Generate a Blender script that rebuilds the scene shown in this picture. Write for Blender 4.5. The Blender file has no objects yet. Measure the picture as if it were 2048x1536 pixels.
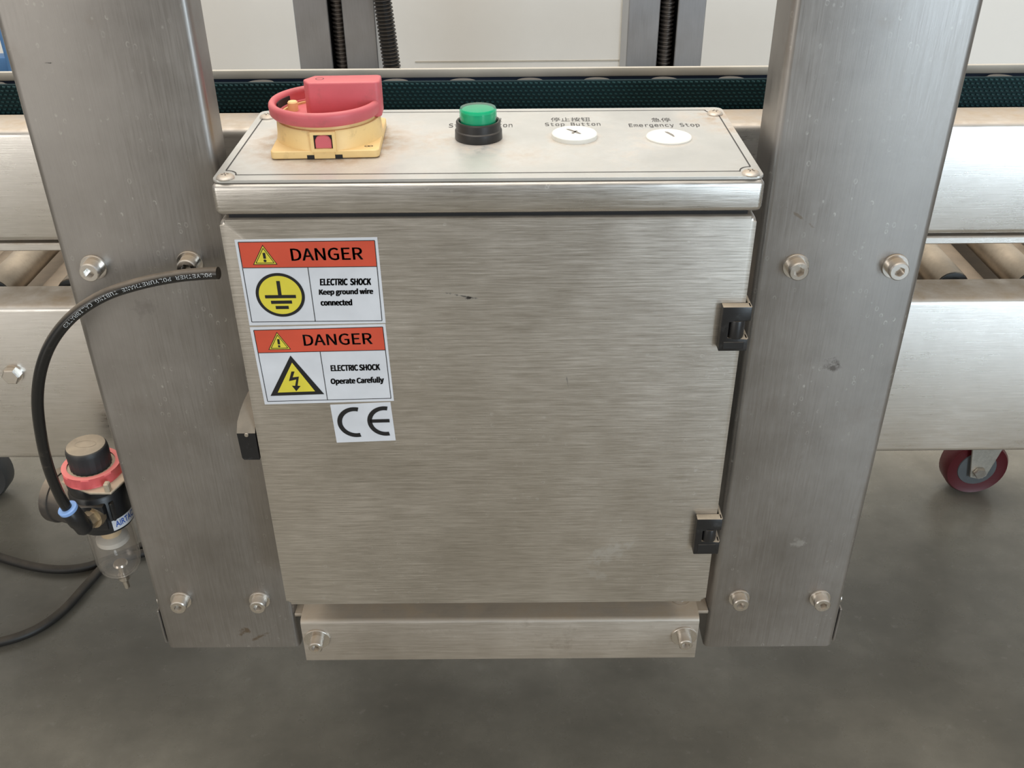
import bpy, bmesh, math, random, os
from mathutils import Vector, Matrix
random.seed(7)
scn = bpy.context.scene
H = 0.80                       # height of the control panel's top plate above the floor

# ------------------------------------------------------------------ camera
F_PX, PITCH, YAW, ROLL = 1950.33, 0.560614, -0.000435, -0.007744
CAM = Vector((0.01319, -0.53744, 0.198355))      # in panel coordinates (z = 0 is the top plate)
fw = Vector((math.sin(YAW) * math.cos(PITCH), math.cos(YAW) * math.cos(PITCH), -math.sin(PITCH)))
rt0 = Vector((math.cos(YAW), -math.sin(YAW), 0)); up0 = rt0.cross(fw)
rt = math.cos(ROLL) * rt0 + math.sin(ROLL) * up0
up = -math.sin(ROLL) * rt0 + math.cos(ROLL) * up0
cd = bpy.data.cameras.new('camera'); co = bpy.data.objects.new('camera', cd); scn.collection.objects.link(co)
M = Matrix((rt, up, -fw)).transposed().to_4x4(); M.translation = CAM + Vector((0, 0, H)); co.matrix_world = M
cd.sensor_width = 36; cd.lens = F_PX / 2048 * 36; cd.clip_start = 0.02; cd.clip_end = 60
scn.camera = co

# ------------------------------------------------------------------ world, lights, exposure
w = bpy.data.worlds.new('world'); scn.world = w; w.use_nodes = True
w.node_tree.nodes['Background'].inputs[0].default_value = (1.0, 0.96, 0.90, 1)
w.node_tree.nodes['Background'].inputs[1].default_value = 0.38
def area(name, loc, target, sx, sy, power, col):
    l = bpy.data.lights.new(name, 'AREA'); l.shape = 'RECTANGLE'; l.size = sx; l.size_y = sy; l.energy = power; l.color = col
    o = bpy.data.objects.new(name, l); scn.collection.objects.link(o); o.location = loc
    o.rotation_euler = (Vector(target) - Vector(loc)).to_track_quat('-Z', 'Y').to_euler(); return o
area('skylight_lamp', (-0.8, -0.2, 4.6), (-0.2, 0.1, 0), 4.5, 3.5, 150, (1.0, 0.95, 0.87))
area('rear_wall_fill', (0.3, 0.75, 4.4), (0.3, 0.9, 0), 5.0, 1.0, 100, (1.0, 0.96, 0.90))  # added fill light that brightens the back wall, no known source
area('daylight_doorway', (2.85, -4.2, 1.3), (0.9, 0.2, 1.0), 1.25, 2.5, 115, (0.72, 0.87, 1.0))
area('daylight_gate', (-3.4, -4.2, 1.2), (-0.4, 0, 0.5), 2.4, 2.2, 50, (1.0, 0.96, 0.90))
scn.view_settings.view_transform = 'Standard'; scn.view_settings.look = 'None'
scn.view_settings.gamma = 1; scn.view_settings.use_curve_mapping = False
scn.view_settings.exposure = 0.0

# ------------------------------------------------------------------ photograph pixel -> point on a known plane
def ray(x, y): return fw + (x - 1024) / F_PX * rt - (y - 768) / F_PX * up
def uy(x, y, Y): d = ray(x, y); return CAM + d * ((Y - CAM.y) / d.y)
def uz(x, y, Z): d = ray(x, y); return CAM + d * ((Z - CAM.z) / d.z)

# ------------------------------------------------------------------ materials
def new_mat(name):
    m = bpy.data.materials.new(name); m.use_nodes = True
    nt = m.node_tree; return m, nt, nt.nodes['Principled BSDF']
def nd(nt, kind, **kw):
    n = nt.nodes.new(kind)
    for k, v in kw.items(): setattr(n, k, v)
    return n
def noise(nt, coord, scale, detail=3, rough=.55):
    mp = nd(nt, 'ShaderNodeMapping'); mp.inputs['Scale'].default_value = scale if isinstance(scale, tuple) else (scale,) * 3
    nt.links.new(coord, mp.inputs['Vector'])
    n = nd(nt, 'ShaderNodeTexNoise'); n.inputs['Scale'].default_value = 1; n.inputs['Detail'].default_value = detail
    n.inputs['Roughness'].default_value = rough
    nt.links.new(mp.outputs[0], n.inputs['Vector']); return n.outputs['Fac']
def remap(nt, s, a, b, c, d):
    n = nd(nt, 'ShaderNodeMapRange'); n.inputs[1].default_value = a; n.inputs[2].default_value = b
    n.inputs[3].default_value = c; n.inputs[4].default_value = d; nt.links.new(s, n.inputs[0]); return n.outputs[0]
def mth(nt, op, a, b=0.0):
    n = nd(nt, 'ShaderNodeMath', operation=op)
    for i, v in enumerate((a, b)):
        if isinstance(v, (int, float)): n.inputs[i].default_value = v
        else: nt.links.new(v, n.inputs[i])
    return n.outputs[0]
def mixc(nt, f, a, b, blend='MIX'):
    n = nd(nt, 'ShaderNodeMix', data_type='RGBA', blend_type=blend)
    for sock, v in ((n.inputs[0], f), (n.inputs[6], a), (n.inputs[7], b)):
        if isinstance(v, (int, float)): sock.default_value = v
        elif isinstance(v, tuple): sock.default_value = (*v, 1) if len(v) == 3 else v
        else: nt.links.new(v, sock)
    return n.outputs[2]
def mixf(nt, f, a, b):
    n = nd(nt, 'ShaderNodeMix', data_type='FLOAT')
    for sock, v in ((n.inputs[0], f), (n.inputs[2], a), (n.inputs[3], b)):
        if isinstance(v, (int, float)): sock.default_value = v
        else: nt.links.new(v, sock)
    return n.outputs[0]
DUST = (0.42, 0.33, 0.235)
def up_mask(nt, lo=.35, hi=.9):
    g = nd(nt, 'ShaderNodeNewGeometry'); sx = nd(nt, 'ShaderNodeSeparateXYZ'); nt.links.new(g.outputs['Normal'], sx.inputs[0])
    return remap(nt, sx.outputs[2], lo, hi, 0, 1)

def metal(name, col, rough=.36, brush='X', dust=.25, spots=0., blotch=.12, metallic=.92, bump=.12, streak=.18, stain=0., marks=(), mottle=0.):
    m, nt, p = new_mat(name); tc = nd(nt, 'ShaderNodeTexCoord').outputs['Object']
    sc = {'X': (26, 800, 800), 'Z': (800, 800, 22), 'N': (160, 160, 160)}[brush]
    sc2 = {'X': (80, 1900, 1900), 'Z': (1900, 1900, 60), 'N': (420, 420, 420)}[brush]
    n1 = noise(nt, tc, sc, 3); n2 = noise(nt, tc, sc2, 2); nb = noise(nt, tc, 13, 5, .6); nf = noise(nt, tc, 60, 4, .6)
    ns = mth(nt, 'ADD', mth(nt, 'MULTIPLY', n1, .6), mth(nt, 'MULTIPLY', n2, .4))
    c = mixc(nt, remap(nt, nb, .3, .72, 0, 1), tuple(k * (1 - blotch) for k in col), tuple(min(1, k * (1 + blotch * .8)) for k in col))
    c = mixc(nt, 1.0, c, mixc(nt, remap(nt, ns, .3, .7, 0, 1), (1 - streak,) * 3, (1 + streak * .6,) * 3), 'MULTIPLY')
    r = mth(nt, 'ADD', remap(nt, ns, .3, .7, rough - .07, rough + .07), remap(nt, nb, .3, .7, -.05, .05))
    met = metallic
    if mottle: r = mth(nt, 'ADD', r, remap(nt, noise(nt, tc, (70, 170, 170), 3, .6), .38, .62, -mottle, mottle))
    if spots:
        v = nd(nt, 'ShaderNodeTexVoronoi'); v.inputs['Scale'].default_value = 1
        mp = nd(nt, 'ShaderNodeMapping'); mp.inputs['Scale'].default_value = (230, 230, 150) if brush == 'Z' else (200, 200, 200)
        nt.links.new(tc, mp.inputs[0]); nt.links.new(mp.outputs[0], v.inputs['Vector'])
        ring = mth(nt, 'MULTIPLY', remap(nt, v.outputs['Distance'], .16, .22, 0, 1), remap(nt, v.outputs['Distance'], .24, .32, 1, 0))
        sel = nd(nt, 'ShaderNodeSeparateColor'); nt.links.new(v.outputs['Color'], sel.inputs[0])
        area_m = mth(nt, 'MULTIPLY', remap(nt, noise(nt, tc, 9, 2), .46, .62, 0, 1), remap(nt, noise(nt, tc, 300, 3), .42, .58, 0, 1))
        k = mth(nt, 'MULTIPLY', mth(nt, 'MULTIPLY', ring, remap(nt, sel.outputs[0], .72, .8, 0, 1)), mth(nt, 'MULTIPLY', area_m, spots))
        c = mixc(nt, k, c, (.72, .70, .66)); r = mixf(nt, k, r, .6)
    if stain:
        k = mth(nt, 'MULTIPLY', remap(nt, noise(nt, tc, 24, 5, .65), .60, .75, 0, 1), stain)
        c = mixc(nt, k, c, (.20, .14, .09)); r = mixf(nt, k, r, .6)
    for (mx, mz, rx, rz, ang, mc, am) in marks:      # single stains and scuffs with a shape of their own
        mp = nd(nt, 'ShaderNodeMapping', vector_type='TEXTURE'); mp.inputs['Location'].default_value = (mx, 0, mz); mp.inputs['Rotation'].default_value = (0, -math.radians(ang), 0)
        mp.inputs['Scale'].default_value = (rx, 1e6, rz); nt.links.new(tc, mp.inputs[0])
        ln = nd(nt, 'ShaderNodeVectorMath', operation='LENGTH'); nt.links.new(mp.outputs[0], ln.inputs[0])
        k = mth(nt, 'ADD', ln.outputs['Value'], remap(nt, noise(nt, tc, 190, 4, .65), .3, .7, -.75, .75))
        k = mth(nt, 'MULTIPLY', remap(nt, k, .35, 1.0, 1, 0), am); c = mixc(nt, k, c, mc); r = mixf(nt, k, r, .6)
    if dust:
        k = mth(nt, 'MULTIPLY', up_mask(nt), remap(nt, nf, .3, .7, dust * .55, min(1, dust * 1.3)))
        c = mixc(nt, k, c, DUST); r = mixf(nt, k, r, .75); met = mixf(nt, k, metallic, 0.0)
        nt.links.new(met, p.inputs['Metallic'])
    else: p.inputs['Metallic'].default_value = metallic
    nt.links.new(c, p.inputs['Base Color']); nt.links.new(r, p.inputs['Roughness'])
    b = nd(nt, 'ShaderNodeBump'); b.inputs['Strength'].default_value = bump; b.inputs['Distance'].default_value = .0006
    nt.links.new(ns, b.inputs['Height']); nt.links.new(b.outputs[0], p.inputs['Normal'])
    return m
def plain(name, col, rough=.5, metallic=0., var=1., dust=0., dirt=0., spec=.5, dirtcol=(.16, .10, .06), dscale=70, dcol=DUST, bump=.05):
    m, nt, p = new_mat(name); tc = nd(nt, 'ShaderNodeTexCoord').outputs['Object']
    n = noise(nt, tc, 45, 4); c = mixc(nt, remap(nt, n, .3, .7, 0, 1), tuple(k * (1 - .07 * var) for k in col), tuple(min(1, k * (1 + .05 * var)) for k in col)); r = rough
    if dirt:
        k = mth(nt, 'MULTIPLY', remap(nt, noise(nt, tc, dscale, 5, .65), .56, .72, 0, 1), dirt); c = mixc(nt, k, c, dirtcol)
    if dust:
        k = mth(nt, 'MULTIPLY', up_mask(nt), remap(nt, n, .3, .7, dust * .6, min(1, dust * 1.3))); c = mixc(nt, k, c, dcol); r = mixf(nt, k, rough, .85)
        nt.links.new(r, p.inputs['Roughness'])
    else: p.inputs['Roughness'].default_value = rough
    nt.links.new(c, p.inputs['Base Color']); p.inputs['Metallic'].default_value = metallic; p.inputs['Specular IOR Level'].default_value = spec
    b = nd(nt, 'ShaderNodeBump'); b.inputs['Strength'].default_value = bump; b.inputs['Distance'].default_value = .0005
    nt.links.new(noise(nt, tc, 900, 2), b.inputs['Height']); nt.links.new(b.outputs[0], p.inputs['Normal'])
    return m

MAT = {}
def at(px_, py_, Y, ox=0., oz=0.): v = uy(px_, py_, Y); return (v.x - ox, v.z - oz)
BR_, DK_, LT_ = (.17, .115, .06), (.10, .085, .075), (.62, .60, .56)
CK = dict(rough=.43, brush='Z', dust=.2, spots=.55, blotch=.16, metallic=.93, bump=.07, streak=.10, stain=.15); CC = (.345, .327, .31)
lx, lzz, rx_, rz_ = (-.2797 - .1676) / 2, -.4268, (.1735 + .2824) / 2, -.4305
MAT['column_left'] = metal('column_steel_left', CC, marks=[(*at(490, 1263, .0432, lx, lzz), .007, .0035, 25, BR_, .75), (*at(520, 1273, .0432, lx, lzz), .008, .002, 30, BR_, .7), (*at(290, 615, .0432, lx, lzz), .010, .006, 40, DK_, .18), (*at(100, 126, .0432, lx, lzz), .003, .0006, 0, (.03, .03, .03), .9)], **CK)
MAT['column_right'] = metal('column_steel_right', CC, marks=[(*at(1664, 733, .0432, rx_, rz_), .0050, .0055, 0, DK_, .7), (*at(1600, 1085, .0432, rx_, rz_), .006, .005, 0, LT_, .35), (*at(1597, 432, .0432, rx_, rz_), .010, .0010, -35, BR_, .5), (*at(1500, 560, .0432, rx_, rz_), .003, .002, 0, LT_, .3)], **CK)
MAT['door'] = metal('door_steel', (.62, .585, .535), .36, 'X', .3, .6, .10, .95, .16, .26, marks=[(*at(925, 592, 0), .0085, .0007, -12, (.05, .045, .04), .8), (*at(938, 596, 0), .0022, .0010, 0, (.04, .035, .03), .9), (*at(1215, 1105, 0), .018, .009, 35, LT_, .45), (*at(1190, 1150, 0), .012, .005, -20, LT_, .35), (*at(1135, 765, 0), .0006, .008, 10, DK_, .5)])
MAT['hood'] = metal('hood_steel', (.60, .575, .54), .32, 'X', .25, .3, .10, .95, .20, .28)
MAT['beam'] = metal('beam_steel', (.68, .655, .62), .33, 'X', .75, .5, .09, .92, .10, .12, mottle=.03)
MAT['bracket'] = metal('bracket_steel', (.56, .51, .45), .42, 'X', .9, .2, .12, .88, .10, .12, .5)
MAT['bolt'] = metal('bolt_steel', (.68, .65, .61), .22, 'N', .8, 0, .05, 1.0, .006, .04)
MAT['far_steel'] = metal('far_column_steel', (.46, .47, .49), .45, 'Z', 0, 0, .10, .85, .05, .10)
MAT['roller'] = metal('roller_steel', (.38, .32, .25), .42, 'N', .14, 0, .4, .75, .05, .15, .8)
MAT['slat'] = metal('dark_slat', (.20, .165, .13), .5, 'N', .35, 0, .2, .5, .05, .1, .4)
MAT['black'] = plain('black_plastic', (.012, .012, .013), .38, dust=.12)
MAT['hinge'] = plain('black_hinge_casting', (.010, .010, .011), .34, dust=.95, dcol=(.50, .42, .32), dirt=.25, dirtcol=(.12, .12, .125))
MAT['dark'] = plain('dark_interior', (.010, .010, .011), .7)
MAT['red'] = plain('faded_red_plastic', (.58, .115, .135), .48, dust=.10, dirt=.35, dirtcol=(.34, .10, .09), dscale=120)
MAT['yellow'] = plain('yellow_plastic', (.80, .565, .25), .48, dust=.12, dirt=.35, dirtcol=(.30, .19, .09), dscale=110)
MAT['white_plug'] = plain('white_plastic', (.74, .73, .68), .45, dirt=.25, dirtcol=(.50, .47, .41))
MAT['plug_mark'] = plain('plug_mark_grey', (.22, .20, .18), .7)
MAT['ink'] = plain('black_print', (.008, .008, .009), .5)
MAT['vinyl'] = plain('white_vinyl', (.66, .68, .72), .32)
MAT['orange'] = plain('danger_orange', (.62, .085, .045), .32)
MAT['sign_yellow'] = plain('sign_yellow', (.72, .62, .06), .32)
MAT['panel_ink'] = plain('panel_print', (.03, .025, .025), .5)
MAT['tube'] = plain('black_polyurethane', (.010, .010, .010), .22, dust=.55, dcol=(.30, .24, .18), dirt=.25, dirtcol=(.15, .12, .09))
MAT['tube_print'] = plain('tube_print', (.55, .57, .58), .6)
MAT['hose'] = plain('dusty_hose', (.022, .020, .018), .5, dust=.55, dcol=(.16, .13, .10))
MAT['pink'] = plain('pink_lock_ring', (.72, .12, .125), .45, dust=.35, dcol=(.62, .33, .27))
MAT['knob'] = plain('knob_black', (.022, .022, .024), .5, dust=1.0, dcol=(.36, .295, .215))
MAT['tan'] = metal('dusty_bracket', (.55, .47, .36), .5, 'N', .9, 0, .15, .5)
MAT['brass'] = metal('brass_fitting', (.52, .42, .29), .35, 'N', .3, 0, .1, .9)
MAT['gauge'] = plain('gauge_casing', (.055, .048, .042), .5, .3, dust=.9, dcol=(.34, .28, .215), dirt=.3, dirtcol=(.2, .16, .12))
MAT['blue_ring'] = plain('blue_release_ring', (.25, .42, .78), .35)
MAT['filter'] = plain('filter_element', (.78, .58, .33), .7)
MAT['white_part'] = plain('white_baffle', (.80, .79, .75), .45)
MAT['label_blue'] = plain('label_blue', (.03, .10, .42), .4)
MAT['belt_back'] = plain('navy_back_plate', (.015, .028, .060), .6)
MAT['teal'] = plain('teal_rubber', (.009, .046, .052), .62, spec=.3, dirt=.2, dirtcol=(.02, .07, .07))
MAT['teal_dark'] = plain('teal_rubber_base', (.004, .020, .024), .7, spec=.2)
MAT['cream'] = plain('cream_cover', (.50, .465, .40), .5)
MAT['wall'] = plain('white_wall_paint', (.86, .845, .805), .5, bump=0, var=.1)
MAT['disc'] = plain('grey_roller_face', (.085, .078, .070), .55)
MAT['wall_trim'] = plain('cream_trim', (.55, .51, .44), .5)
MAT['redwheel'] = plain('red_polyurethane', (.085, .006, .010), .4)
MAT['grey_hub'] = plain('grey_hub', (.10, .11, .115), .45)
MAT['blue'] = plain('blue_enamel', (.07, .19, .40), .45)
MAT['fork'] = metal('zinc_fork', (.52, .49, .43), .45, 'N', .3, 0, .1, .8)
MAT['screwrod'] = metal('threaded_rod', (.20, .18, .165), .42, 'N', 0, 0, .1, .8)
MAT['grey_wheel'] = plain('grey_rubber', (.05, .05, .05), .5)

m, nt, p = new_mat('faceplate_aluminium'); MAT['plate'] = m
tc = nd(nt, 'ShaderNodeTexCoord').outputs['Object']
nb = noise(nt, tc, 16, 5, .65); nf = noise(nt, tc, 90, 4, .6); ng = noise(nt, tc, 420, 2)
c = mixc(nt, remap(nt, nb, .35, .7, 0, 1), (.60, .59, .56), (.70, .69, .66))
def blob(cx, cy, r0, r1):
    vm = nd(nt, 'ShaderNodeVectorMath', operation='DISTANCE'); sub = nd(nt, 'ShaderNodeMapping'); sub.inputs['Scale'].default_value = (1, 1, 0)
    nt.links.new(tc, sub.inputs[0]); nt.links.new(sub.outputs[0], vm.inputs[0]); vm.inputs[1].default_value = (cx, cy, 0)
    return remap(nt, vm.outputs['Value'], r0, r1, 1, 0)
PLO = Vector((0, 0.07, 0))       # origin of the control box in panel coordinates
k = mth(nt, 'MULTIPLY', blob(-.100, -.003, .034, .062), remap(nt, nf, .30, .60, .1, .95))
for (bx, by, r0, r1, a) in ((-.035, .0, .0, .035, .55), (-.007, -.005, .013, .026, .5), (.02, -.03, .0, .03, .4), (.150, .045, .0, .03, .9), (.157, .02, .0, .02, .7), (.054, .004, .013, .020, .6), (.114, .001, .013, .019, .5)):
    k = mth(nt, 'MAXIMUM', k, mth(nt, 'MULTIPLY', blob(bx, by, r0, r1), remap(nt, nf, .34, .62, 0, a)))
k = mth(nt, 'MAXIMUM', k, mth(nt, 'MULTIPLY', remap(nt, nb, .45, .7, 0, 1), remap(nt, nf, .45, .7, 0, .35)))
c = mixc(nt, k, c, (.36, .25, .155))
nt.links.new(c, p.inputs['Base Color']); nt.links.new(mixf(nt, k, .42, .8), p.inputs['Roughness']); nt.links.new(mixf(nt, k, .75, .1), p.inputs['Metallic'])
b = nd(nt, 'ShaderNodeBump'); b.inputs['Strength'].default_value = .08; b.inputs['Distance'].default_value = .0005; nt.links.new(ng, b.inputs['Height']); nt.links.new(b.outputs[0], p.inputs['Normal'])

m, nt, p = new_mat('concrete_floor'); MAT['floor'] = m
tc = nd(nt, 'ShaderNodeTexCoord').outputs['Object']
a = noise(nt, tc, (2.2, 3.6, 1), 6, .6); bb = noise(nt, tc, 9, 6, .65); cc = noise(nt, tc, 70, 4, .6)
c = mixc(nt, remap(nt, a, .32, .68, 0, 1), (.150, .138, .112), (.345, .318, .265))
c = mixc(nt, remap(nt, bb, .35, .7, 0, .55), c, (.122, .114, .094))
c = mixc(nt, remap(nt, cc, .62, .74, 0, .25), c, (.42, .40, .36))
nt.links.new(c, p.inputs['Base Color']); nt.links.new(remap(nt, bb, .3, .7, .20, .38), p.inputs['Roughness']); p.inputs['Specular IOR Level'].default_value = .5
b = nd(nt, 'ShaderNodeBump'); b.inputs['Strength'].default_value = .12; b.inputs['Distance'].default_value = .002; nt.links.new(bb, b.inputs['Height']); nt.links.new(b.outputs[0], p.inputs['Normal'])

def thin_plastic(name, tint, gloss=.08, haze=.10, hazecol=(.7, .68, .64)):
    """thin clear plastic wall: see-through, with a clear-coat reflection and a little haze"""
    m, nt, p = new_mat(name); out = nt.nodes['Material Output']
    tr = nd(nt, 'ShaderNodeBsdfTransparent'); tr.inputs[0].default_value = (*tint, 1)
    p.inputs['Base Color'].default_value = (*hazecol, 1); p.inputs['Roughness'].default_value = gloss
    lw_ = nd(nt, 'ShaderNodeLayerWeight'); lw_.inputs[0].default_value = .5; fac_ = mth(nt, 'ADD', mth(nt, 'MULTIPLY', mth(nt, 'POWER', lw_.outputs['Facing'], 4.0), .75), .035)
    gl = nd(nt, 'ShaderNodeBsdfGlossy'); gl.inputs['Roughness'].default_value = gloss
    m1 = nd(nt, 'ShaderNodeMixShader'); m1.inputs[0].default_value = haze; nt.links.new(tr.outputs[0], m1.inputs[1]); nt.links.new(p.outputs[0], m1.inputs[2])
    m2 = nd(nt, 'ShaderNodeMixShader'); nt.links.new(fac_, m2.inputs[0]); nt.links.new(m1.outputs[0], m2.inputs[1]); nt.links.new(gl.outputs[0], m2.inputs[2])
    nt.links.new(m2.outputs[0], out.inputs[0]); return m
MAT['bowl'] = thin_plastic('clear_bowl', (.94, .92, .90), .06, .07)
MAT['lens'] = thin_plastic('green_lens', (.22, .90, .68), .08, .22, (.03, .42, .29))
MAT['lens_core'] = plain('green_diffuser', (.03, .46, .31), .45)

# ------------------------------------------------------------------ object helpers (panel coordinates in, real coordinates out)
def base_of(o):
    v = Vector((0, 0, 0))
    while o is not None: v += o.location; o = o.parent
    return v
def link(o): scn.collection.objects.link(o)
def tag(o, label=None, cat=None, group=None, kind=None):
    if label: o['label'] = label
    if cat: o['category'] = cat
    if group: o['group'] = group
    if kind: o['kind'] = kind
    return o
def thing(name, label, cat, loc, group=None):
    o = bpy.data.objects.new(name, None); link(o); o.location = Vector(loc) + Vector((0, 0, H)); o.empty_display_size = .05
    return tag(o, label, cat, group)
def obj(name, bm, mat, parent=None, label=None, smooth=35, loc=None, kind=None):
    """mesh in panel coordinates -> one object whose origin is loc (or its parent's origin)"""
    me = bpy.data.meshes.new(name)
    org = base_of(parent) if parent is not None else (Vector(loc) + Vector((0, 0, H)) if loc is not None else Vector((0, 0, 0)))
    off = Vector((0, 0, H)) - org
    for v in bm.verts: v.co += off
    bmesh.ops.recalc_face_normals(bm, faces=bm.faces[:]); bm.to_mesh(me); bm.free()
    if smooth:
        me.polygons.foreach_set('use_smooth', [True] * len(me.polygons)); me.set_sharp_from_angle(angle=math.radians(smooth))
    me.materials.append(MAT[mat]); o = bpy.data.objects.new(name, me); link(o)
    if parent is not None: o.parent = parent
    else: o.location = org
    return tag(o, label, None, None, kind)
def dup(root, loc, label=None):
    r = root.copy(); link(r); r.location = Vector(loc) + (Vector((0, 0, H)) if root.parent is None else Vector((0, 0, 0)))
    if label: r['label'] = label
    for ch in list(root.children):
        c = ch.copy(); link(c); c.parent = r
        for g in list(ch.children): d = g.copy(); link(d); d.parent = c
    return r
def new(): return bmesh.new()
def box(bm, x0, x1, y0, y1, z0, z1, bev=0., seg=2):
    vs = [bm.verts.new((x, y, z)) for x in (x0, x1) for y in (y0, y1) for z in (z0, z1)]
    fs = [bm.faces.new([vs[i] for i in q]) for q in ((0, 1, 3, 2), (4, 6, 7, 5), (0, 4, 5, 1), (2, 3, 7, 6), (0, 2, 6, 4), (1, 5, 7, 3))]
    if bev:
        es = list({e for f in fs for e in f.edges}); bmesh.ops.bevel(bm, geom=es, offset=bev, segments=seg, affect='EDGES', profile=.5)
    return bm
def frame_of(axis):
    a = Vector(axis).normalized(); t = Vector((0, 0, 1)) if abs(a.z) < .9 else Vector((1, 0, 0))
    u = a.cross(t).normalized(); return a, u, a.cross(u).normalized()
def lathe(bm, prof, org, axis=(0, 0, 1), n=32, cap0=True, cap1=True):
    """prof: (radius, height) list"""
    a, u, v = frame_of(axis); org = Vector(org); rings = []
    for r, h in prof:
        if r < 1e-6: rings.append([bm.verts.new(org + a * h)])
        else: rings.append([bm.verts.new(org + a * h + (u * math.cos(2 * math.pi * i / n) + v * math.sin(2 * math.pi * i / n)) * r) for i in range(n)])
    for A, B in zip(rings, rings[1:]):
        for i in range(n):
            j = (i + 1) % n
            if len(A) == 1 and len(B) == 1: continue
            if len(A) == 1: bm.faces.new((A[0], B[i], B[j]))
            elif len(B) == 1: bm.faces.new((A[i], A[j], B[0]))
            else: bm.faces.new((A[i], A[j], B[j], B[i]))
    if cap0 and len(rings[0]) > 1: bm.faces.new(rings[0][::-1])
    if cap1 and len(rings[-1]) > 1: bm.faces.new(rings[-1])
    return bm
def prism(bm, poly, d, org=(0, 0, 0), ux=(1, 0, 0), uyv=(0, 0, 1), bev=0., seg=2):
    """polygon (a,b) in the plane ux,uyv extruded along d"""
    ux, uyv, d, org = Vector(ux), Vector(uyv), Vector(d), Vector(org)
    A = [bm.verts.new(org + ux * a + uyv * b) for a, b in poly]; B = [bm.verts.new(v.co + d) for v in A]; n = len(A)
    fs = [bm.faces.new(A[::-1]), bm.faces.new(B)] + [bm.faces.new((A[i], A[(i + 1) % n], B[(i + 1) % n], B[i])) for i in range(n)]
    if bev:
        es = list({e for f in fs for e in f.edges}); bmesh.ops.bevel(bm, geom=es, offset=bev, segments=seg, affect='EDGES', profile=.5)
    return bm
def rrect(x0, x1, y0, y1, r, n=5):
    out = []
    for cx, cy, a0 in ((x1 - r, y1 - r, 0), (x0 + r, y1 - r, 90), (x0 + r, y0 + r, 180), (x1 - r, y0 + r, 270)):
        for i in range(n + 1): a = math.radians(a0 + 90 * i / n); out.append((cx + r * math.cos(a), cy + r * math.sin(a)))
    return out
def spline(pts, n):
    P = [Vector(p) for p in pts]; P = [P[0] * 2 - P[1]] + P + [P[-1] * 2 - P[-2]]; out = []
    for i in range(1, len(P) - 2):
        for k in range(n):
            t = k / n; a, b, c, d = P[i - 1], P[i], P[i + 1], P[i + 2]
            out.append(.5 * ((2 * b) + (c - a) * t + (2 * a - 5 * b + 4 * c - d) * t * t + (3 * b - a - 3 * c + d) * t ** 3))
    out.append(P[-2].copy()); return out
def sweep(bm, path, r, n=14, rfun=None):
    rings = []; nrm = None
    for i, q in enumerate(path):
        t = (path[min(i + 1, len(path) - 1)] - path[max(i - 1, 0)]).normalized()
        nrm = t.orthogonal() if nrm is None else (nrm - t * nrm.dot(t)); nrm.normalize(); b = t.cross(nrm)
        rr = rfun(i) if rfun else r
        rings.append([bm.verts.new(q + (nrm * math.cos(2 * math.pi * k / n) + b * math.sin(2 * math.pi * k / n)) * rr) for k in range(n)])
    for A, B in zip(rings, rings[1:]):
        for k in range(n): bm.faces.new((A[k], A[(k + 1) % n], B[(k + 1) % n], B[k]))
    bm.faces.new(rings[0][::-1]); bm.faces.new(rings[-1]); return bm
FDIR = os.path.join(bpy.utils.resource_path('LOCAL'), 'datafiles', 'fonts')
def font(fn):
    try: return bpy.data.fonts.load(os.path.join(FDIR, fn))
    except Exception: return None
MONO = font('DejaVuSansMono.woff2'); CJK = font('Noto Sans CJK Regular.woff2')
def text_geo(s, bold=0., fnt=None, res=3, spacing=1.):
    cu = bpy.data.curves.new('t', 'FONT'); cu.body = s; cu.offset = bold; cu.resolution_u = res; cu.space_character = spacing
    if fnt: cu.font = fnt
    o = bpy.data.objects.new('t', cu); link(o); dg = bpy.context.evaluated_depsgraph_get(); dg.update()
    me = bpy.data.meshes.new_from_object(o.evaluated_get(dg)); V = [v.co.copy() for v in me.vertices]; Fc = [tuple(q.vertices) for q in me.polygons]
    bpy.data.objects.remove(o); bpy.data.curves.remove(cu); bpy.data.meshes.remove(me); return V, Fc
def text(bm, s, bl, br, tl, bold=0., fnt=None, spacing=1.):
    """fit the text's bounding box into the parallelogram bl, br, tl; bold > 0 overprints shifted copies (em units)"""
    V, Fc = text_geo(s, min(bold, 0), fnt, 3, spacing); bold = max(bold, 0)
    if not V: return
    x0, x1 = min(v.x for v in V) - bold, max(v.x for v in V) + bold; y0, y1 = min(v.y for v in V) - bold * .4, max(v.y for v in V) + bold * .4
    bl, br, tl = Vector(bl), Vector(br), Vector(tl)
    for sx, sy in ([(0, 0)] if bold == 0 else [(k, j) for k in (-1, -.33, .33, 1) for j in (-.4, .4)]):
        vs = [bm.verts.new(bl + (br - bl) * ((v.x + sx * bold - x0) / (x1 - x0)) + (tl - bl) * ((v.y + sy * bold - y0) / (y1 - y0))) for v in V]
        for q in Fc:
            try: bm.faces.new([vs[i] for i in q])
            except ValueError: pass
def poly(bm, pts):
    bm.faces.new([bm.verts.new(q) for q in pts])
def strip(bm, a, b, wd, nrm):
    a, b = Vector(a), Vector(b); s = (b - a).normalized().cross(Vector(nrm)).normalized() * wd / 2
    poly(bm, [a - s, b - s, b + s, a + s])
def ring_flat(bm, c, ux, uv, r0, r1, a0, a1, n=48):
    c, ux, uv = Vector(c), Vector(ux), Vector(uv); P = []
    for i in range(n + 1):
        a = math.radians(a0 + (a1 - a0) * i / n); d = ux * math.cos(a) + uv * math.sin(a); P.append((bm.verts.new(c + d * r0), bm.verts.new(c + d * r1)))
    for A, B in zip(P, P[1:]): bm.faces.new((A[0], A[1], B[1], B[0]))

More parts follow.
